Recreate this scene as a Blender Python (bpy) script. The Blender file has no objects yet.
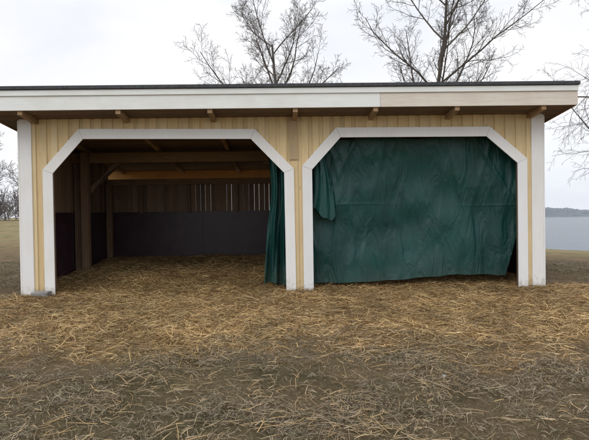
import bpy, math, random
import numpy as np
from mathutils import Vector, Matrix
random.seed(5); rs=np.random.RandomState(7)
scene=bpy.context.scene
FPX=510.0; TH=math.radians(0.85); D=9.1; YAW=math.radians(1.2); CH=1.4
def uv(x,y):
    dx=x-294.5; dy=220-y
    return dx*math.cos(TH)+dy*math.sin(TH), -dx*math.sin(TH)+dy*math.cos(TH)-7
def F(x,y,d=0.0):
    """photo pixel -> point on plane parallel to the facade, d metres behind it (local x,z)"""
    u,v=uv(x,y); ca,sa=math.cos(YAW),math.sin(YAW)
    ox,oy=-d*sa, D+d*ca
    k=u/FPX
    X=(oy*k-ox)/(ca-sa*k); t=oy+X*sa
    return X, CH+t*v/FPX

# ---------------------------------------------------------------- node helpers
def newmat(name):
    m=bpy.data.materials.new(name); m.use_nodes=True
    nt=m.node_tree; b=nt.nodes['Principled BSDF']
    return m,nt,b
def N(nt,t,**k):
    n=nt.nodes.new(t)
    for a,v in k.items():
        if a in n.inputs: n.inputs[a].default_value=v
        else: setattr(n,a,v)
    return n
def L(nt,a,b): nt.links.new(a,b)
def ramp(nt,stops):
    r=nt.nodes.new('ShaderNodeValToRGB'); e=r.color_ramp.elements
    while len(e)<len(stops): e.new(0.5)
    for i,(p,c) in enumerate(stops):
        e[i].position=p; e[i].color=(c[0],c[1],c[2],1)
    return r
def mixc(nt,mode,fac,a,b):
    m=nt.nodes.new('ShaderNodeMix'); m.data_type='RGBA'; m.blend_type=mode
    for s,v in ((m.inputs[0],fac),(m.inputs[6],a),(m.inputs[7],b)):
        if hasattr(v,'links'): nt.links.new(v,s)
        elif isinstance(v,(int,float)): s.default_value=v
        else: s.default_value=(v[0],v[1],v[2],1)
    return m.outputs[2]
def wood(name,dark,light,scale=(18,18,1.2),rough=0.75,bump=0.25,stain=(0.25,0.2,0.15),stainamt=0.3,knot=0.7,dirt=None):
    m,nt,b=newmat(name)
    tc=N(nt,'ShaderNodeTexCoord'); mp=N(nt,'ShaderNodeMapping'); mp.inputs['Scale'].default_value=scale
    at=N(nt,'ShaderNodeAttribute',attribute_name='Tint')
    ad=nt.nodes.new('ShaderNodeVectorMath'); ad.operation='MULTIPLY_ADD'
    ad.inputs[1].default_value=(37,53,71); L(nt,at.outputs['Color'],ad.inputs[0]); L(nt,tc.outputs['Object'],ad.inputs[2])
    L(nt,ad.outputs[0],mp.inputs['Vector'])
    n1=N(nt,'ShaderNodeTexNoise',Scale=2.2,Detail=8.0,Roughness=0.65,Distortion=0.6); L(nt,mp.outputs[0],n1.inputs['Vector'])
    r=ramp(nt,[(0.3,dark),(0.68,light)]); L(nt,n1.outputs['Fac'],r.inputs[0])
    n2=N(nt,'ShaderNodeTexNoise',Scale=2.3,Detail=5.0); L(nt,ad.outputs[0],n2.inputs['Vector'])
    r2=ramp(nt,[(0.45,(0,0,0)),(0.75,(stainamt,)*3)]); L(nt,n2.outputs['Fac'],r2.inputs[0])
    c=mixc(nt,'MIX',r2.outputs[0],r.outputs[0],stain)
    v=N(nt,'ShaderNodeTexVoronoi',Scale=3.0); 
    mp2=N(nt,'ShaderNodeMapping'); mp2.inputs['Scale'].default_value=tuple(1.8 if s>5 else 0.6 for s in scale); L(nt,ad.outputs[0],mp2.inputs['Vector']); L(nt,mp2.outputs[0],v.inputs['Vector'])
    rk=ramp(nt,[(0.04,(knot,)*3),(0.09,(0,0,0))]); L(nt,v.outputs['Distance'],rk.inputs[0])
    c=mixc(nt,'MIX',rk.outputs[0],c,tuple(x*0.45 for x in dark))
    if dirt: # mud splash on the lowest part of the boards
        sp=N(nt,'ShaderNodeSeparateXYZ'); L(nt,tc.outputs['Object'],sp.inputs[0])
        nd=N(nt,'ShaderNodeTexNoise',Scale=14.0,Detail=6.0); L(nt,tc.outputs['Object'],nd.inputs['Vector'])
        mm=N(nt,'ShaderNodeMath',operation='MULTIPLY_ADD'); L(nt,nd.outputs['Fac'],mm.inputs[0]); mm.inputs[1].default_value=0.6; mm.inputs[2].default_value=-0.12
        m2=N(nt,'ShaderNodeMath',operation='SUBTRACT'); L(nt,mm.outputs[0],m2.inputs[0]); L(nt,sp.outputs['Z'],m2.inputs[1])
        rd=ramp(nt,[(0.0,(0,0,0)),(0.28,(0.65,)*3)]); L(nt,m2.outputs[0],rd.inputs[0])
        c=mixc(nt,'MIX',rd.outputs[0],c,dirt)
    c=mixc(nt,'MULTIPLY',1.0,c,at.outputs['Color'])
    L(nt,c,b.inputs['Base Color']); b.inputs['Roughness'].default_value=rough
    bp=N(nt,'ShaderNodeBump',Strength=bump,Distance=0.004); L(nt,n1.outputs['Fac'],bp.inputs['Height']); L(nt,bp.outputs[0],b.inputs['Normal'])
    return m
V=(18,18,1.2); H=(1.2,18,18); Yd=(18,1.2,18)
M_yel=wood('pine_board',(0.66,0.50,0.27),(0.77,0.62,0.36),V,stain=(0.54,0.40,0.23),stainamt=0.3,knot=0.5,dirt=(0.22,0.16,0.09))
M_white=wood('white_paint',(0.78,0.78,0.76),(0.84,0.84,0.83),V,rough=0.55,bump=0.06,stain=(0.70,0.65,0.55),stainamt=0.25,knot=0.12,dirt=(0.3,0.25,0.18))
M_whiteH=wood('white_paint_h',(0.75,0.77,0.74),(0.83,0.85,0.82),H,rough=0.55,bump=0.06,stain=(0.60,0.58,0.48),stainamt=0.35,knot=0.15)
M_tan=wood('weathered_pine_h',(0.62,0.55,0.46),(0.76,0.71,0.63),H,stain=(0.50,0.40,0.31),knot=0.4)
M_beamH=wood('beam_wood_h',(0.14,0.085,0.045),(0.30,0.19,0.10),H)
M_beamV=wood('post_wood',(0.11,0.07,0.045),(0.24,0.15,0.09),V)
M_raft=wood('rafter_wood',(0.26,0.16,0.08),(0.45,0.30,0.16),Yd)
M_cpost=wood('centre_post_wood',(0.38,0.28,0.15),(0.54,0.41,0.24),V)
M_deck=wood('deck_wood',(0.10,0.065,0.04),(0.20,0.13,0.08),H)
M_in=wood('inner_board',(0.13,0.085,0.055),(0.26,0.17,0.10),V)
M_orange=wood('orange_pine',(0.66,0.32,0.08),(0.82,0.48,0.17),H)
def simple(name,c1,c2,scale=6,rough=0.7,bump=0.3,dist=0.01):
    m,nt,b=newmat(name); tc=N(nt,'ShaderNodeTexCoord')
    n=N(nt,'ShaderNodeTexNoise',Scale=float(scale),Detail=8.0,Roughness=0.6); L(nt,tc.outputs['Object'],n.inputs['Vector'])
    r=ramp(nt,[(0.3,c1),(0.7,c2)]); L(nt,n.outputs['Fac'],r.inputs[0]); L(nt,r.outputs[0],b.inputs['Base Color'])
    b.inputs['Roughness'].default_value=rough
    bp=N(nt,'ShaderNodeBump',Strength=bump,Distance=dist); L(nt,n.outputs['Fac'],bp.inputs['Height']); L(nt,bp.outputs[0],b.inputs['Normal'])
    return m
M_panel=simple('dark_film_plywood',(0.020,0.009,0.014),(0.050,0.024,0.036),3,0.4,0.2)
M_roof=simple('roof_felt',(0.03,0.033,0.035),(0.07,0.075,0.08),20,0.8)
M_conc=simple('concrete',(0.16,0.16,0.15),(0.32,0.31,0.29),14,0.9)
M_bark=simple('bark',(0.055,0.045,0.038),(0.14,0.12,0.10),9,0.9,0.5)
M_twigfar=simple('far_bark_hazed',(0.13,0.115,0.11),(0.22,0.195,0.18),3,0.9)  # bark of the distant trees, colour lightened to stand in for haze
M_stone=simple('stone',(0.16,0.15,0.14),(0.30,0.29,0.27),20,0.9)

def cloth(name,c1,c2,alpha):
    m,nt,b=newmat(name); tc=N(nt,'ShaderNodeTexCoord')
    n=N(nt,'ShaderNodeTexNoise',Scale=1.6,Detail=6.0,Roughness=0.6); L(nt,tc.outputs['Object'],n.inputs['Vector'])
    r=ramp(nt,[(0.3,c1),(0.72,c2)]); L(nt,n.outputs['Fac'],r.inputs[0])
    b.inputs['Roughness'].default_value=0.40; b.inputs['Specular IOR Level'].default_value=0.38
    sp=N(nt,'ShaderNodeSeparateXYZ'); L(nt,tc.outputs['Object'],sp.inputs[0])
    n4=N(nt,'ShaderNodeTexNoise',Scale=5.0,Detail=8.0,Roughness=0.7); L(nt,tc.outputs['Object'],n4.inputs['Vector'])
    ma=N(nt,'ShaderNodeMath',operation='SUBTRACT'); L(nt,n4.outputs['Fac'],ma.inputs[0]); L(nt,sp.outputs['Z'],ma.inputs[1])
    rd=ramp(nt,[(0.0,(0.0,)*3),(0.5,(0.14,)*3)]); L(nt,ma.outputs[0],rd.inputs[0])
    c=mixc(nt,'MIX',rd.outputs[0],r.outputs[0],(0.16,0.14,0.10)); L(nt,c,b.inputs['Base Color'])
    mp=N(nt,'ShaderNodeMapping'); mp.inputs['Scale'].default_value=(2.6,1,0.7); mp.inputs['Rotation'].default_value=(0,0.15,0); L(nt,tc.outputs['Object'],mp.inputs['Vector'])
    n2=N(nt,'ShaderNodeTexNoise',Scale=1.6,Detail=4.0,Roughness=0.5,Distortion=1.2); L(nt,mp.outputs[0],n2.inputs['Vector'])
    bp=N(nt,'ShaderNodeBump',Strength=1.0,Distance=0.07); L(nt,n2.outputs['Fac'],bp.inputs['Height'])
    n3=N(nt,'ShaderNodeTexNoise',Scale=14.0,Detail=3.0); L(nt,tc.outputs['Object'],n3.inputs['Vector'])
    bp2=N(nt,'ShaderNodeBump',Strength=0.25,Distance=0.006); L(nt,n3.outputs['Fac'],bp2.inputs['Height']); L(nt,bp.outputs[0],bp2.inputs['Normal']); L(nt,bp2.outputs[0],b.inputs['Normal'])
    if alpha>0:
        tr=N(nt,'ShaderNodeBsdfTransparent'); mx=N(nt,'ShaderNodeMixShader'); mx.inputs[0].default_value=alpha
        L(nt,b.outputs[0],mx.inputs[1]); L(nt,tr.outputs[0],mx.inputs[2]); L(nt,mx.outputs[0],nt.nodes['Material Output'].inputs[0])
    return m
M_tarp=cloth('green_tarp',(0.003,0.037,0.034),(0.009,0.070,0.061),0.05)
M_tarp2=cloth('green_tarp_fold',(0.004,0.044,0.039),(0.010,0.078,0.067),0.0)

# ---------------------------------------------------------------- mesh builder
class B:
    def __init__(s): s.v=[]; s.f=[]; s.c=[]
    def hexa(s,p,t=None):
        if t is None: t=tint()
        i=len(s.v); s.v+= [tuple(q) for q in p]; s.c+=[t]*8
        s.f+=[(i,i+3,i+2,i+1),(i+4,i+5,i+6,i+7),(i,i+1,i+5,i+4),(i+1,i+2,i+6,i+5),(i+2,i+3,i+7,i+6),(i+3,i,i+4,i+7)]
    def box(s,x0,x1,y0,y1,z0,z1,t=None):
        s.hexa([(x0,y0,z0),(x1,y0,z0),(x1,y1,z0),(x0,y1,z0),(x0,y0,z1),(x1,y0,z1),(x1,y1,z1),(x0,y1,z1)],t)
    def sloped(s,x0,x1,y0,y1,zb,zt,t=None):
        s.hexa([(x0,y0,zb(y0)),(x1,y0,zb(y0)),(x1,y1,zb(y1)),(x0,y1,zb(y1)),(x0,y0,zt(y0)),(x1,y0,zt(y0)),(x1,y1,zt(y1)),(x0,y1,zt(y1))],t)
    def quadprism(s,q,y0,y1,t=None):
        (a,b,c,d)=q
        s.hexa([(a[0],y0,a[1]),(b[0],y0,b[1]),(b[0],y1,b[1]),(a[0],y1,a[1]),(d[0],y0,d[1]),(c[0],y0,c[1]),(c[0],y1,c[1]),(d[0],y1,d[1])],t)
    def build(s,name,mat,parent=None,bevel=0):
        me=bpy.data.meshes.new(name); me.from_pydata(s.v,[],s.f); me.update()
        a=me.color_attributes.new('Tint','FLOAT_COLOR','POINT')
        a.data.foreach_set('color',np.array([(c[0],c[1],c[2],1) for c in s.c],dtype=np.float32).ravel())
        import bmesh
        bm=bmesh.new(); bm.from_mesh(me); bmesh.ops.recalc_face_normals(bm,faces=bm.faces); bm.to_mesh(me); bm.free()
        o=bpy.data.objects.new(name,me); scene.collection.objects.link(o); me.materials.append(mat)
        if bevel:
            md=o.modifiers.new('b','BEVEL'); md.width=bevel; md.segments=2
        if parent: o.parent=parent
        return o
def tint(a=0.12,w=0.05):
    g=1-random.random()*a*2+a*0.5; k=random.uniform(-w,w)
    return (g*(1+k*0.5),g,g*(1-k))
def npmesh(name,v,quads,mat,col=None,parent=None,smooth=False):
    me=bpy.data.meshes.new(name); n=len(v); q=len(quads)
    me.vertices.add(n); me.vertices.foreach_set('co',np.asarray(v,dtype=np.float32).ravel())
    me.loops.add(q*4); me.loops.foreach_set('vertex_index',np.asarray(quads,dtype=np.int32).ravel())
    me.polygons.add(q); me.polygons.foreach_set('loop_start',np.arange(q,dtype=np.int32)*4)
    try: me.polygons.foreach_set('loop_total',np.full(q,4,dtype=np.int32))
    except Exception: pass
    me.update(calc_edges=True)
    if smooth: me.polygons.foreach_set('use_smooth',np.ones(q,dtype=bool))
    if col is not None:
        a=me.color_attributes.new('Tint','FLOAT_COLOR','POINT')
        c=np.ones((n,4),dtype=np.float32); c[:,:3]=col; a.data.foreach_set('color',c.ravel())
    o=bpy.data.objects.new(name,me); scene.collection.objects.link(o); me.materials.append(mat)
    if parent: o.parent=parent
    return o

# ---------------------------------------------------------------- terrain
def ss(a,b,x): 
    t=np.clip((x-a)/(b-a),0,1); return t*t*(3-2*t)
_w=[(rs.uniform(0,2*math.pi),rs.uniform(0,6.28)) for _ in range(24)]
def wav(x,y,f,k):
    r=0
    for i in range(5):
        a,p=_w[(k*5+i)%24]; r=r+np.sin((x*math.cos(a)+y*math.sin(a))*f*(1+0.37*i)+p+k)
    return r/5
XL=F(22,200)[0]; XR=F(542,200)[0]
DEP=4.4
def local(x,y):
    ca,sa=math.cos(YAW),math.sin(YAW); return x*ca+(y-D)*sa, -x*sa+(y-D)*ca
def height(x,y):
    x=np.asarray(x,dtype=float); y=np.asarray(y,dtype=float)
    s=0.85*x+0.53*y
    z=-0.07*np.maximum(0,s-12)
    z=np.maximum(z,-6)
    z=z+0.8*ss(30,90,y)*ss(10,45,-x)
    near=1-ss(15,40,np.hypot(x,y))
    z=z+near*(0.026*wav(x,y,2.1,0)+0.016*wav(x,y,6.3,1)+0.008*wav(x,y,15,2))
    z=z+(1-near)*0.08*wav(x,y,0.25,3)
    lx,ly=local(x,y)
    ins=ss(XL+0.0,XL+0.15,lx)*(1-ss(XR-0.15,XR,lx))*(1-ss(DEP-0.1,DEP,ly))
    z=z+ins*(0.18*ss(-0.2,1.8,ly)+0.12*ss(1.5,4.2,ly)+ss(0.2,1,ly)*0.03*wav(x,y,4.5,4))
    return z
def strawz(x,y):
    lx,ly=local(x,y)
    wob=0.7*wav(x,y,0.9,2)+0.45*wav(x,y,3.1,3)+0.25*wav(x,y,8,1)
    front=ss(-4.9,-2.6,ly+wob+0.05*lx)*(1-ss(0.05,0.4,ly))*ss(-5.6,-4.0,lx+wob*0.6)*(1-ss(6.5,8.5,lx))
    inside=ss(XL,XL+0.1,lx)*(1-ss(XR-0.1,XR,lx))*ss(0,0.2,ly)*(1-ss(DEP-0.1,DEP,ly))
    return np.clip(front+inside,0,1)
def axis(lo,hi,n,far):
    c=list(np.linspace(lo,hi,n)); st=(hi-lo)/(n-1); a=hi; s=st; out=[]
    while a<far: s*=1.18; a+=s; out.append(a)
    a=lo; s=st; o2=[]
    while a>-far: s*=1.18; a-=s; o2.append(a)
    return np.array(o2[::-1]+c+out)
gx=axis(-7,7,240,2500); gy=axis(0.8,14.2,240,2500)
X,Y=np.meshgrid(gx,gy); Z=height(X,Y); nx,ny=len(gx),len(gy)
v=np.stack([X,Y,Z],-1).reshape(-1,3)
idx=np.arange(nx*ny).reshape(ny,nx)
q=np.stack([idx[:-1,:-1],idx[:-1,1:],idx[1:,1:],idx[1:,:-1]],-1).reshape(-1,4)
S=strawz(X,Y)[...,None]; far=ss(13,45,np.hypot(X,Y))[...,None]
grs=np.array([0.145,0.112,0.076]); strc=np.array([0.30,0.20,0.095]); farc=np.array([0.27,0.235,0.15])
col=(grs*(1-S)+strc*S)*(1-far)+farc*far
gm,nt,b=newmat('ground_dry_grass')
at=N(nt,'ShaderNodeAttribute',attribute_name='Tint'); tc=N(nt,'ShaderNodeTexCoord')
n1=N(nt,'ShaderNodeTexNoise',Scale=55.0,Detail=10.0,Roughness=0.75); L(nt,tc.outputs['Object'],n1.inputs['Vector'])
n2=N(nt,'ShaderNodeTexNoise',Scale=1.3,Detail=8.0,Roughness=0.65); L(nt,tc.outputs['Object'],n2.inputs['Vector'])
n3=N(nt,'ShaderNodeTexNoise',Scale=0.12,Detail=8.0,Roughness=0.7); L(nt,tc.outputs['Object'],n3.inputs['Vector'])
r1=ramp(nt,[(0.3,(0.25,)*3),(0.7,(1.5,1.45,1.35))]); L(nt,n1.outputs['Fac'],r1.inputs[0])
r2=ramp(nt,[(0.35,(0.6,0.62,0.58)),(0.65,(1.2,1.15,1.1))]); L(nt,n2.outputs['Fac'],r2.inputs[0])
r3=ramp(nt,[(0.4,(0.80,0.86,0.72)),(0.6,(1.12,1.03,1.0))]); L(nt,n3.outputs['Fac'],r3.inputs[0])
c=mixc(nt,'MULTIPLY',1.0,at.outputs['Color'],r1.outputs[0]); c=mixc(nt,'MULTIPLY',1.0,c,r2.outputs[0]); c=mixc(nt,'MULTIPLY',1.0,c,r3.outputs[0])
L(nt,c,b.inputs['Base Color']); b.inputs['Roughness'].default_value=0.95; b.inputs['Specular IOR Level'].default_value=0.1
bp=N(nt,'ShaderNodeBump',Strength=0.8,Distance=0.02); L(nt,n1.outputs['Fac'],bp.inputs['Height']); L(nt,bp.outputs[0],b.inputs['Normal'])
npmesh('ground',v,q,gm,col.reshape(-1,3),smooth=True)

# ---------------------------------------------------------------- straw and dead grass strands
M_straw,nt,b=newmat('straw'); at=N(nt,'ShaderNodeAttribute',attribute_name='Tint'); L(nt,at.outputs['Color'],b.inputs['Base Color']); b.inputs['Roughness'].default_value=0.7; b.inputs['Specular IOR Level'].default_value=0.2
def strands(name,n,xr,yr,prob,Lr,Wr,lift,palette,nearpow=1.0,patch=1.0):
    xs=[];ys=[]; tot=0
    while tot<n:
        u=rs.rand(n); yy=yr[0]+(yr[1]-yr[0])*u**nearpow; xx=rs.uniform(xr[0],xr[1],n)
        keep=(np.abs(xx)<yy*0.68+1.0)|(rs.rand(n)<0.35)
        k=keep&(rs.rand(n)<prob(xx,yy)); xs.append(xx[k]); ys.append(yy[k]); tot+=k.sum()
        if k.sum()==0: break
    x=np.concatenate(xs)[:n]; y=np.concatenate(ys)[:n]; n=len(x)
    a=rs.uniform(0,2*np.pi,n); Ln=Lr[0]+(Lr[1]-Lr[0])*rs.rand(n)**1.8; W=rs.uniform(Wr[0],Wr[1],n)*0.5
    bend=rs.normal(0,0.35,n); up=np.abs(rs.normal(0,lift,n)); tilt=rs.normal(0,0.25,n)
    pts=[]
    for t,bb in ((-0.5,-1),(0.0,0),(0.5,1)):
        aa=a+bend*bb
        pts.append([x+np.cos(aa)*Ln*t,y+np.sin(aa)*Ln*t])
    hm=height(x,y)
    z0=height(pts[0][0],pts[0][1])+0.003; z2=height(pts[2][0],pts[2][1])+0.003
    base=rs.rand(n)**2*0.03
    z=[z0+base,np.maximum((z0+z2)/2,hm)+base+up*Ln*0.5+0.003,z2+base+up*Ln*rs.uniform(0,1.6,n)]
    sx=-np.sin(a)*W; sy=np.cos(a)*W; sz=np.sin(tilt*3)*W
    V3=np.empty((n,6,3))
    for i in range(3):
        w=1.0 if i<2 else 0.5
        V3[:,2*i,0]=pts[i][0]-sx*w; V3[:,2*i,1]=pts[i][1]-sy*w; V3[:,2*i,2]=z[i]-sz*w
        V3[:,2*i+1,0]=pts[i][0]+sx*w; V3[:,2*i+1,1]=pts[i][1]+sy*w; V3[:,2*i+1,2]=z[i]+sz*w
    o=(np.arange(n)*6)[:,None]
    Q=np.concatenate([o+np.array([0,1,3,2]),o+np.array([2,3,5,4])],0)
    pal=np.array(palette); c=pal[rs.randint(0,len(pal),n)]*rs.uniform(0.6,1.25,(n,1))
    pt=(0.95+patch*(0.3*wav(x,y,1.9,2)+0.22*wav(x,y,5.3,0)))
    c=c*np.clip(pt,0.5,1.3)[:,None]
    c=np.repeat(c,6,axis=0)
    return npmesh(name,V3.reshape(-1,3),Q,M_straw,c)
gold=[(0.50,0.345,0.155),(0.44,0.29,0.125),(0.57,0.42,0.21),(0.35,0.22,0.09),(0.27,0.165,0.075),(0.20,0.125,0.06)]
dull=[(0.25,0.195,0.13),(0.20,0.152,0.10),(0.30,0.24,0.165),(0.13,0.105,0.068),(0.135,0.125,0.07),(0.33,0.27,0.185)]
strands('straw_litter',140000,(-6.5,8.5),(4.2,13.6),lambda x,y: strawz(x,y)**1.3,(0.05,0.24),(0.003,0.0065),0.16,gold)
def pg(x,y):
    lx,ly=local(x,y); out=1-ss(XL-0.05,XL,lx)*(1-ss(XR,XR+.05,lx))*ss(-0.1,0,ly)
    return (1-0.8*strawz(x,y))*out*(0.15+0.85*ss(-0.35,0.5,wav(x,y,2.3,1)+wav(x,y,7,2)))
strands('dry_grass',165000,(-9,10),(1.6,16),pg,(0.025,0.12),(0.0015,0.004),0.30,dull,nearpow=1.6,patch=0.6)
strands('loose_straw',16000,(-7,8),(1.8,9),lambda x,y:(0.15+0.85*ss(-0.2,0.7,wav(x,y,1.4,4)+0.6*wav(x,y,4.4,0))),(0.06,0.26),(0.002,0.0045),0.12,[(0.46,0.35,0.20),(0.40,0.30,0.165),(0.32,0.235,0.135),(0.44,0.30,0.14)],nearpow=1.2)

# ---------------------------------------------------------------- SHED
shed=bpy.data.objects.new('horse_shelter_shed',None); scene.collection.objects.link(shed)
shed.location=(0,D,0); shed.rotation_euler=(0,0,YAW)
SL=0.105
def zdeck(y): return F(295,117)[1]-SL*y
trL=[(49,296),(49,172),(82,134.5),(253,134.5),(289,171),(292,291)]
trR=[(307,290),(307,168),(338,133),(487,132),(521,161),(523,288)]
PL=[F(*p) for p in trL]; PR=[F(*p) for p in trR]
PL[0]=(PL[1][0],-0.02); PL[5]=(PL[4][0]+0.01,-0.02); PR[0]=(PR[1][0],-0.02); PR[5]=(PR[4][0],-0.02)
def openz(x,P):
    if x<=P[1][0] or x>=P[4][0]: return None
    for i in range(1,4):
        if P[i][0]<=x<=P[i+1][0]:
            t=(x-P[i][0])/(P[i+1][0]-P[i][0]); return P[i][1]+t*(P[i+1][1]-P[i][1])
def bot(x):
    for P in (PL,PR):
        z=openz(x,P)
        if z is not None: return z
    return 0.03
knots=sorted([p[0] for P in (PL,PR) for p in P[1:5]])
def strips(bld,x0,x1,y0,y1,ztop,t):
    cuts=[x0]+[k for k in knots if x0<k<x1]+[x1]
    for a,c in zip(cuts[:-1],cuts[1:]):
        e=1e-4; za=bot(a+e); zc=bot(c-e)
        bld.quadprism([(a,za),(c,zc),(c,ztop),(a,ztop)],y0,y1,t)
fb=B(); zt=zdeck(0)-0.002
x=XL+0.02; pitch=0.192
while x<XR-0.02:
    x1=min(x+pitch-0.003,XR-0.02)
    strips(fb,x,x1,0.0,0.022,zt,tint(0.07)); x+=pitch
x=XL+0.02+pitch-0.06
while x<XR-0.1:
    strips(fb,x,x+0.115,-0.022,-0.001,zt,tint(0.07)); x+=pitch
fb.build('front_wall_boards',M_yel,shed)
def ribbon(bld,P,w,y0,y1):
    n=len(P); off=[]
    for i in range(n):
        def nrm(a,c):
            dx,dz=c[0]-a[0],c[1]-a[1]; l=math.hypot(dx,dz); return (-dz/l,dx/l)
        if i==0: m=nrm(P[0],P[1]); s=1
        elif i==n-1: m=nrm(P[-2],P[-1]); s=1
        else:
            a=nrm(P[i-1],P[i]); c=nrm(P[i],P[i+1]); m=(a[0]+c[0],a[1]+c[1]); l=math.hypot(*m); m=(m[0]/l,m[1]/l); s=1/(m[0]*a[0]+m[1]*a[1])
        off.append((m[0]*s*w/2,m[1]*s*w/2))
    for i in range(n-1):
        a,c=P[i],P[i+1]; dx,dz=c[0]-a[0],c[1]-a[1]; l=math.hypot(dx,dz); g=0.0015
        gx_,gz_=dx/l*g,dz/l*g
        q=[(a[0]-off[i][0]+gx_,a[1]-off[i][1]+gz_),(c[0]-off[i+1][0]-gx_,c[1]-off[i+1][1]-gz_),(c[0]+off[i+1][0]-gx_,c[1]+off[i+1][1]-gz_),(a[0]+off[i][0]+gx_,a[1]+off[i][1]+gz_)]
        t=tint(0.03,0.02); bld.quadprism(q,y0,y1,t)
tb=B(); ribbon(tb,PL,0.175,-0.048,-0.023); ribbon(tb,PR,0.175,-0.048,-0.023)
tb.box(XL-0.002,XL+0.205,-0.048,-0.023,0.0,zt,tint(.03,.02)); tb.box(XR-0.205,XR+0.002,-0.048,-0.023,0.0,zt,tint(.03,.02))
tb.box(XL-0.030,XL-0.004,-0.048,0.12,0.0,zt-0.02,tint(.03,.02)); tb.box(XR+0.004,XR+0.030,-0.048,0.12,0.0,zt-0.02,tint(.03,.02))
tb.build('white_trim',M_white,shed,0.003)
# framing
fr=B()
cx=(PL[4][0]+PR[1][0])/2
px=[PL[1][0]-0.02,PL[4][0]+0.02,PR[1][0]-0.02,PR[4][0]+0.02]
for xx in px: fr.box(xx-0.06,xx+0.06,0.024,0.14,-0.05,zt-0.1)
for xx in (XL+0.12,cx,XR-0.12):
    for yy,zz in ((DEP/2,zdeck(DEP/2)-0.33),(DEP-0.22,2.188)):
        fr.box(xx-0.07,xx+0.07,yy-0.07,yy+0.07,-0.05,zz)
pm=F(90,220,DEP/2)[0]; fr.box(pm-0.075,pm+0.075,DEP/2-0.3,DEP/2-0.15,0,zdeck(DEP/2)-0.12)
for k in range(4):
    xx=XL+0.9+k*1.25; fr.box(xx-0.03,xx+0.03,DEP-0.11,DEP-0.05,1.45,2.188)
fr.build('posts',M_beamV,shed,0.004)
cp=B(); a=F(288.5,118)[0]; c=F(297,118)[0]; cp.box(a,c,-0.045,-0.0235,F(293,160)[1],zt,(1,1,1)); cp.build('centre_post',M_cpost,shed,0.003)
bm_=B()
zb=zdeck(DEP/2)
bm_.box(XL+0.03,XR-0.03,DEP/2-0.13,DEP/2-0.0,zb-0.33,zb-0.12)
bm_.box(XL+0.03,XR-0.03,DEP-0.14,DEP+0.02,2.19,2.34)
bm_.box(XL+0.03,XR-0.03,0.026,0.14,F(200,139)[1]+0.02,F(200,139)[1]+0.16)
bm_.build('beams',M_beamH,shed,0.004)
br=B()
for xx,sg in ((pm+0.08,1),(cx-0.08,-1),(cx+0.08,1)):
    y0=DEP/2-0.12; z1=zb-0.34
    br.quadprism([(xx,z1-0.65),(xx+0.0001,z1-0.5),(xx+sg*0.65,z1),(xx+sg*0.5,z1)],y0,y0+0.05)
br.build('braces',M_beamV,shed)
YF,YB=-0.58,DEP+0.55
rf=B()
rx=[F(p,112,-0.3)[0] for p in (28,123,212,295,373,452,536)]
for xx in rx:
    rf.sloped(xx-0.04,xx+0.04,YF+0.03,YB-0.03,lambda y:zdeck(y)-0.085,lambda y:zdeck(y)-0.001,tint(0.1))
rf.build('rafters',M_raft,shed,0.003)
RX0=XL-0.42; RX1=F(577,95,YF)[0]
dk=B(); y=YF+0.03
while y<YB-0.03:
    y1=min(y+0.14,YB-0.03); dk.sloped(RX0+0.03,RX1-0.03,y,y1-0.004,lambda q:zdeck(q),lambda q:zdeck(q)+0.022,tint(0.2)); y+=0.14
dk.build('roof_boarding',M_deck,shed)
zf0=F(295,108.0,YF)[1]; zf1=F(295,88.5,YF)[1]
rt=B(); 
def ztop(y): return zf1+0.004-SL*(y-YF)*1.0
rt.sloped(RX0-0.02,RX1+0.02,YF-0.05,YB+0.04,lambda y:ztop(y),lambda y:ztop(y)+0.06,(1,1,1))
rt.build('roof_covering',M_roof,shed,0.008)
core=B(); core.sloped(RX0+0.03,RX1-0.03,YF+0.03,YB-0.03,lambda y:zdeck(y)+0.03,lambda y:ztop(y)-0.006,(1,1,1)); core.build('roof_core',M_deck,shed)
xs_=F(380,98,YF)[0]
fa=B(); fa.box(RX0,xs_-0.002,YF-0.0,YF+0.026,zf0,zf1,(1,1,1)); fa.box(RX0,RX1,YF-0.022,YF-0.003,zf1-0.09,zf1+0.002,(0.99,1,1))
fa.build('white_fascia',M_whiteH,shed,0.003)
fa=B(); fa.box(xs_+0.002,RX1,YF,YF+0.026,zf0,zf1,(1,1,1)); fa.build('pine_fascia',M_tan,shed,0.003)
vb=B()
for x0,x1 in ((RX0,RX0+0.026),(RX1-0.026,RX1)):
    vb.sloped(x0,x1,YF+0.028,YB,lambda y:zf0-SL*(y-YF),lambda y:ztop(y)-0.003)
vb.build('verge_boards',M_raft,shed,0.003)
ob=B(); zbk=zdeck(YB); ob.box(RX0+0.03,RX1-0.03,YB-0.026,YB,zbk-0.26,ztop(YB)-0.004,(1,1,1)); ob.build('rear_fascia',M_orange,shed)
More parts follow.
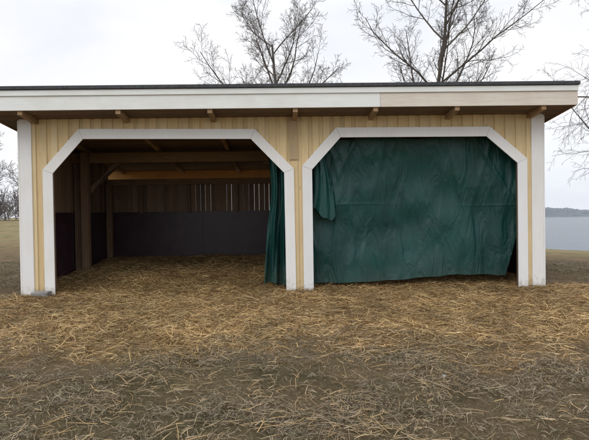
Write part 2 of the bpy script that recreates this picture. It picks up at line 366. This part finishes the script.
# side walls
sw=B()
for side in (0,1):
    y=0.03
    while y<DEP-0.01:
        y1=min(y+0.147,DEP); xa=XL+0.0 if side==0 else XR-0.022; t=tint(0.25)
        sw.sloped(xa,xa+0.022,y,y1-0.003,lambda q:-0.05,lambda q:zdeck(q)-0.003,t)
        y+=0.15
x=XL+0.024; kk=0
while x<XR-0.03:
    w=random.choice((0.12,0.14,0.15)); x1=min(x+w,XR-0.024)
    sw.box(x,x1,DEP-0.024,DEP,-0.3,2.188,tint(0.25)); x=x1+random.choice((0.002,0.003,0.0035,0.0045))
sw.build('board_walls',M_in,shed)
pn=B(); zp=1.48; one=(1,1,1)
for a0,a1 in ((0.15,2.05),(2.06,DEP-0.03)):
    pn.box(XL+0.024,XL+0.040,a0,a1,-0.05,zp,one); pn.box(XR-0.040,XR-0.024,a0,a1,-0.05,zp,one)
xa=XL+0.05
while xa<XR-0.1:
    xb=min(xa+2.44,XR-0.05); pn.box(xa,xb-0.001,DEP-0.045,DEP-0.027,-0.05,zp+random.uniform(-.01,.01),one); xa=xb
pn.build('kick_panels',M_panel,shed,0.002)
fo=B()
for p in ((292,292),(307,292),(523,290)):
    xx=F(*p)[0]; fo.box(xx-0.13,xx+0.13,-0.04,0.16,-0.1,-0.003,one)
xx=F(45,300)[0]; fo.box(xx-0.14,xx+0.14,-0.24,-0.052,-0.1,0.10,one)
fo.build('footing_blocks',M_conc,shed,0.015)

# ---------------------------------------------------------------- cloths
def gridcloth(name,nu,nv,f,mat):
    U,Vv=np.meshgrid(np.linspace(0,1,nu),np.linspace(0,1,nv)); x,y,z=f(U,Vv)
    v=np.stack([x,y,z],-1).reshape(-1,3); i=np.arange(nu*nv).reshape(nv,nu)
    q=np.stack([i[:-1,:-1],i[:-1,1:],i[1:,1:],i[1:,:-1]],-1).reshape(-1,4)
    o=npmesh(name,v,q,mat,None,None,True); o.location=shed.location; o.rotation_euler=shed.rotation_euler
    return o
xa,za=F(308,134,0.2); xb,zb_=F(527,134,0.2)
xbl,zbl=F(314,284,0.2); xbr,zbr=F(507,274.5,0.2)
def tarp(U,V):
    xt=xa+(xb-xa)*U; xbm=xbl+(xbr-xbl)*U
    x=xt+(xbm-xt)*V**2
    top=za-0.06-0.05*np.sin(np.pi*U*3)**2
    bt=zbl+(zbr-zbl)*ss(0.1,0.8,U)+0.012*np.sin(U*11)+0.006*np.sin(U*37)
    z=top+(bt-top)*V
    fold=0.045*np.sin(x*4.1+0.7*np.sin(z*1.1+x))*(0.35+0.65*V)+0.022*np.sin(x*9.3+z*0.9+1.5*np.sin(x*1.7))*(0.35+V*0.5)+0.007*np.sin(x*23-z*1.3)*V
    fold=fold+0.018*np.sin((x*0.9+z*2.6)*2.0+1.2*np.sin(x*2.2))*np.sin(np.pi*V)+0.008*np.sin((x*2.2-z*3.1)*2.6+1.7*np.sin(x*1.3+z))*np.sin(np.pi*V)
    for xc,k in ((0.6,0.3),(1.2,-0.5),(1.7,-0.2),(2.8,0.25),(3.3,0.6),(3.7,-0.3)):
        t=(x-xc-k*(za-z)); fold=fold-0.022*np.exp(-(t/0.05)**2)*np.exp(-V*1.8)
    sag=0.10*np.sin(np.pi*V)*np.sin(np.pi*U)
    crease=-0.005*np.exp(-((z-1.52-0.03*np.sin(x*1.3))/0.018)**2)*(0.5+0.5*np.sin(x*2.0))
    return x,0.24+fold+sag+crease,z
gridcloth('green_tarpaulin_curtain',300,200,tarp,M_tarp)
def foldc(U,V):
    x0=F(311,150,0.12)[0]
    w=0.14+0.27*V**0.9
    x=x0+0.02+w*U+0.04*np.sin(V*3)
    ztop_=F(320,140,0.12)[1]; zb=F(325,212,0.12)[1]+0.14*np.cos(U*3.2+0.9)+0.02*np.sin(U*13)
    z=ztop_+(zb-ztop_)*V
    y=0.13+0.03*np.sin(U*8+V*1.6)*(0.4+0.6*V)+0.010*np.sin(U*21+V*5)-0.02*V+0.07*ss(0.6,1,U)
    return x,y,z
gridcloth('tarpaulin_fold',120,60,foldc,M_tarp2)
def curt(U,V):
    xl=F(267,160,0.25)[0]; xr=F(290,160,0.25)[0]; xbl=F(264,280,0.25)[0]
    pinch=0.35*np.exp(-((V-0.35)/0.22)**2)
    l=xl+(xbl-xl)*V**2; x=l+(xr-l)*U+ (xr-l)*pinch*(1-U)*0.5
    zt_=F(278,140,0.25)[1]; zb=F(278,284,0.25)[1]+0.03*np.sin(U*7)
    z=zt_+(zb-zt_)*V
    y=0.26+0.06*np.sin(U*13+0.9*np.sin(V*4)+2*U*U)+0.022*np.sin(U*31+V*3)+0.02*np.sin(V*7+U*3)
    return x,y,z
gridcloth('green_side_curtain',120,80,curt,M_tarp)

import bmesh
def stone(x,y,r):
    bm=bmesh.new(); bmesh.ops.create_icosphere(bm,subdivisions=3,radius=r)
    for vv in bm.verts:
        k=1+0.25*math.sin(vv.co.x*90*0.03/r)+0.15*math.sin(vv.co.y*140*.03/r+1); vv.co*=k; vv.co.z*=0.55
    me=bpy.data.meshes.new('stone'); bm.to_mesh(me); bm.free(); me.materials.append(M_stone)
    o=bpy.data.objects.new('stone',me); o.location=(x,y,float(height(x,y))+r*0.4); scene.collection.objects.link(o)
stone(1.24,4.3,0.022)

# ---------------------------------------------------------------- trees
class Tubes:
    def __init__(s): s.v=[]; s.q=[]
    def add(s,P,R,k):
        base=len(s.v); n=len(P)
        for i in range(n):
            d=(P[min(i+1,n-1)]-P[max(i-1,0)]); d.normalize()
            a=d.cross(Vector((0.31,0.87,0.38))); a.normalize(); c=d.cross(a)
            for j in range(k):
                t=2*math.pi*j/k; s.v.append(tuple(P[i]+a*(math.cos(t)*R[i])+c*(math.sin(t)*R[i])))
        for i in range(n-1):
            for j in range(k):
                j2=(j+1)%k; s.q.append((base+i*k+j,base+i*k+j2,base+(i+1)*k+j2,base+(i+1)*k+j))
def rnd(r): return Vector((r.gauss(0,1),r.gauss(0,1),r.gauss(0,1)))
def grow(T,p,d,r,Ln,lv,cfg,rg):
    mx=cfg['levels']; n=cfg['seg'][lv]; P=[p.copy()]; R=[r]; d=d.normalized(); rend=max(r*cfg['taper'][lv],cfg['rmin'])
    for i in range(n):
        d=(d+rnd(rg)*cfg['wig'][lv]+Vector((0,0,1))*cfg['trop'][lv]).normalized()
        P.append(P[-1]+d*(Ln/n)); R.append(r+(rend-r)*(i+1)/n)
    T.add(P,R,(8,6,4,3,3)[min(lv,4)])
    if lv>=mx: return
    nc=cfg['kids'][lv]; az=rg.uniform(0,6.28)
    for c in range(nc):
        t=cfg['start'][lv]+(1-cfg['start'][lv])*((c+rg.random()*0.8)/nc); t=min(t,0.999)
        i=min(int(t*n),n-1); f=t*n-i; q=P[i].lerp(P[i+1],f); rr=(R[i]+(R[i+1]-R[i])*f)
        ax=(P[i+1]-P[i]).normalized(); az+=2.4+rg.uniform(-0.5,0.5)
        a=ax.cross(Vector((0.2,0.9,0.35))).normalized(); bq=ax.cross(a)
        ang=math.radians(rg.uniform(*cfg['ang'][lv]))
        dd=ax*math.cos(ang)+(a*math.cos(az)+bq*math.sin(az))*math.sin(ang)
        ln=Ln*cfg['len'][lv]*(1.1-0.55*(t if lv else t*0.6))*rg.uniform(0.75,1.15)
        grow(T,q,dd,max(rr*cfg['rad'][lv],cfg['rmin']),ln,lv+1,cfg,rg)
def tree(name,x,y,h,r,cfg,seed,mat,lean=(0,0)):
    T=Tubes(); rg=random.Random(seed); z=float(height(x,y))-0.1
    grow(T,Vector((0,0,0)),Vector((lean[0],lean[1],1)),r,h,0,cfg,rg)
    o=npmesh(name,np.array(T.v),np.array(T.q),mat,None,None,True); o.location=(x,y,z); return o
vase=dict(levels=4,seg=[8,7,5,4,3],taper=[0.35,0.25,0.3,0.4,0.6],rmin=0.006,wig=[0.05,0.09,0.13,0.16,0.2],trop=[0.03,0.08,0.08,0.05,0.03],
  kids=[16,11,8,5],start=[0.30,0.22,0.15,0.15],ang=[(34,60),(25,50),(25,55),(25,60)],len=[0.53,0.42,0.45,0.5],rad=[0.6,0.5,0.55,0.6])
tree('bare_tree',-0.4,27,10.9,0.17,vase,11,M_bark,(0.01,0))
tree('bare_tree.001',6.1,27,12.6,0.17,dict(vase,len=[0.47,0.42,0.45,0.5],wig=[0.08,0.10,0.13,0.16,0.2]),23,M_bark,(0.0,0))
droop=dict(vase,trop=[0.02,0.0,-0.05,-0.10,-0.12],ang=[(45,75),(30,60),(30,60),(30,60)],len=[0.42,0.5,0.5,0.5],kids=[16,9,7,3],start=[0.18,0.2,0.15,0.1],rmin=0.0035,rad=[0.4,0.45,0.5,0.6])
tree('bare_tree.002',9.9,14.0,8.8,0.13,droop,31,M_bark)
T=Tubes(); rg=random.Random(3)
fc=dict(vase,levels=3,kids=[14,11,8],rmin=0.028,start=[0.12,0.15,0.1],len=[0.5,0.45,0.5])
for i in range(34):
    xx=-122+i*2.5+rg.uniform(-1.2,1.2); yy=95+rg.uniform(-9,14)
    if xx>-46: continue
    grow(T,Vector((xx,yy,float(height(xx,yy))-0.2)),Vector((0,0,1)),0.22,rg.uniform(12,17),0,fc,rg)
bush=dict(vase,levels=2,kids=[12,8],seg=[4,4,3],rmin=0.035,start=[0.05,0.1],len=[0.8,0.5],ang=[(20,70),(25,60)])
for i in range(130):
    xx=rg.uniform(-125,-44); yy=92+rg.uniform(-6,10)
    grow(T,Vector((xx,yy,float(height(xx,yy))-0.2)),Vector((0,0,1)),0.08,rg.uniform(1.8,4.5),0,bush,rg)
npmesh('distant_trees',np.array(T.v),np.array(T.q),M_twigfar)

# ---------------------------------------------------------------- lake + far shore
wm,nt,b=newmat('lake_water'); b.inputs['Base Color'].default_value=(0.10,0.13,0.16,1); b.inputs['Roughness'].default_value=0.25
tc=N(nt,'ShaderNodeTexCoord'); mp=N(nt,'ShaderNodeMapping'); mp.inputs['Scale'].default_value=(0.35,1.6,1); mp.inputs['Rotation'].default_value=(0,0,-0.4); L(nt,tc.outputs['Object'],mp.inputs['Vector'])
n=N(nt,'ShaderNodeTexNoise',Scale=0.5,Detail=8.0,Roughness=0.65); L(nt,mp.outputs[0],n.inputs['Vector'])
bp=N(nt,'ShaderNodeBump',Strength=1.0,Distance=1.0); L(nt,n.outputs['Fac'],bp.inputs['Height']); L(nt,bp.outputs[0],b.inputs['Normal'])
wv=[(10,10,-2.5),(2500,-2500,-2.5),(2500,2500,-2.5),(-600,2500,-2.5)]
npmesh('lake',np.array(wv),np.array([[0,1,2,3]]),wm)
sv=[];sq=[]; na=900
for i in range(na):
    a=math.radians(-40+ i*120/na)
    t=i*0.2
    k=3.0+0.7*math.sin(t*0.21)+0.4*math.sin(t*0.63+1)+0.2*math.sin(t*2.1)
    for j,(rr,hh) in enumerate(((288,-2.6),(292,-1.8),(300,1.0),(330,1.0),(380,-3))):
        z=hh if j in(0,1,4) else -2.5+(k+random.uniform(-0.25,0.25))*(1.2 if j==3 else 0.85)
        r2=rr+random.uniform(-1,1); sv.append((math.sin(a)*r2,math.cos(a)*r2,z))
for i in range(na-1):
    for j in range(4): p=i*5+j; sq.append((p,p+1,p+6,p+5))
M_far=simple('far_forest_hazed',(0.12,0.14,0.16),(0.17,0.19,0.21),0.3,1.0,0)  # blue-grey aerial haze is painted into the forest colour
npmesh('far_shore_hills',np.array(sv),np.array(sq),M_far)

# ---------------------------------------------------------------- world + sun
SE,SR=math.radians(38),math.radians(215)
w=bpy.data.worlds.new('World'); scene.world=w; w.use_nodes=True; nt=w.node_tree; bg=nt.nodes['Background']
sky=N(nt,'ShaderNodeTexSky'); sky.sky_type='NISHITA'; sky.sun_disc=False; sky.sun_elevation=SE; sky.sun_rotation=SR
sc=nt.nodes.new('ShaderNodeVectorMath'); sc.operation='SCALE'; sc.inputs['Scale'].default_value=0.10; L(nt,sky.outputs[0],sc.inputs[0])
tc=N(nt,'ShaderNodeTexCoord'); mp=N(nt,'ShaderNodeMapping'); mp.inputs['Scale'].default_value=(1,1,2.6); L(nt,tc.outputs['Generated'],mp.inputs['Vector'])
n=N(nt,'ShaderNodeTexNoise',Scale=1.7,Detail=5.0,Roughness=0.5,Distortion=0.4); L(nt,mp.outputs[0],n.inputs['Vector'])
r=ramp(nt,[(0.36,(0.85,0.885,0.98)),(0.60,(1.08,1.08,1.10))]); L(nt,n.outputs['Fac'],r.inputs[0])
sx=N(nt,'ShaderNodeSeparateXYZ'); L(nt,tc.outputs['Generated'],sx.inputs[0])
mr=N(nt,'ShaderNodeMapRange'); mr.inputs[1].default_value=0.35; mr.inputs[2].default_value=1.0; mr.inputs[3].default_value=1.0; mr.inputs[4].default_value=2.1; L(nt,sx.outputs['Z'],mr.inputs[0])
s2=nt.nodes.new('ShaderNodeVectorMath'); s2.operation='SCALE'; L(nt,r.outputs[0],s2.inputs[0]); L(nt,mr.outputs[0],s2.inputs['Scale'])
cc=mixc(nt,'MIX',0.93,sc.outputs[0],s2.outputs[0]); L(nt,cc,bg.inputs['Color']); bg.inputs['Strength'].default_value=1.0
sd=bpy.data.lights.new('sun','SUN'); sd.energy=0.6; sd.angle=math.radians(25); sd.color=(1,0.97,0.92)
so=bpy.data.objects.new('sun',sd); scene.collection.objects.link(so)
dv=Vector((math.sin(SR)*math.cos(SE),math.cos(SR)*math.cos(SE),math.sin(SE)))
so.rotation_euler=dv.to_track_quat('Z','Y').to_euler()
# ---------------------------------------------------------------- camera
cd=bpy.data.cameras.new('camera'); cam=bpy.data.objects.new('camera',cd); scene.collection.objects.link(cam)
cd.sensor_width=36; cd.lens=36*FPX/589; cd.clip_end=6000; cd.clip_start=0.05
cam.matrix_world=Matrix.Translation((0,0,CH))@Matrix.Rotation(math.radians(90)-math.atan(7/FPX),4,'X')@Matrix.Rotation(-TH,4,'Z')
scene.camera=cam
scene.view_settings.view_transform='Standard'; scene.view_settings.look='None'; scene.view_settings.exposure=0
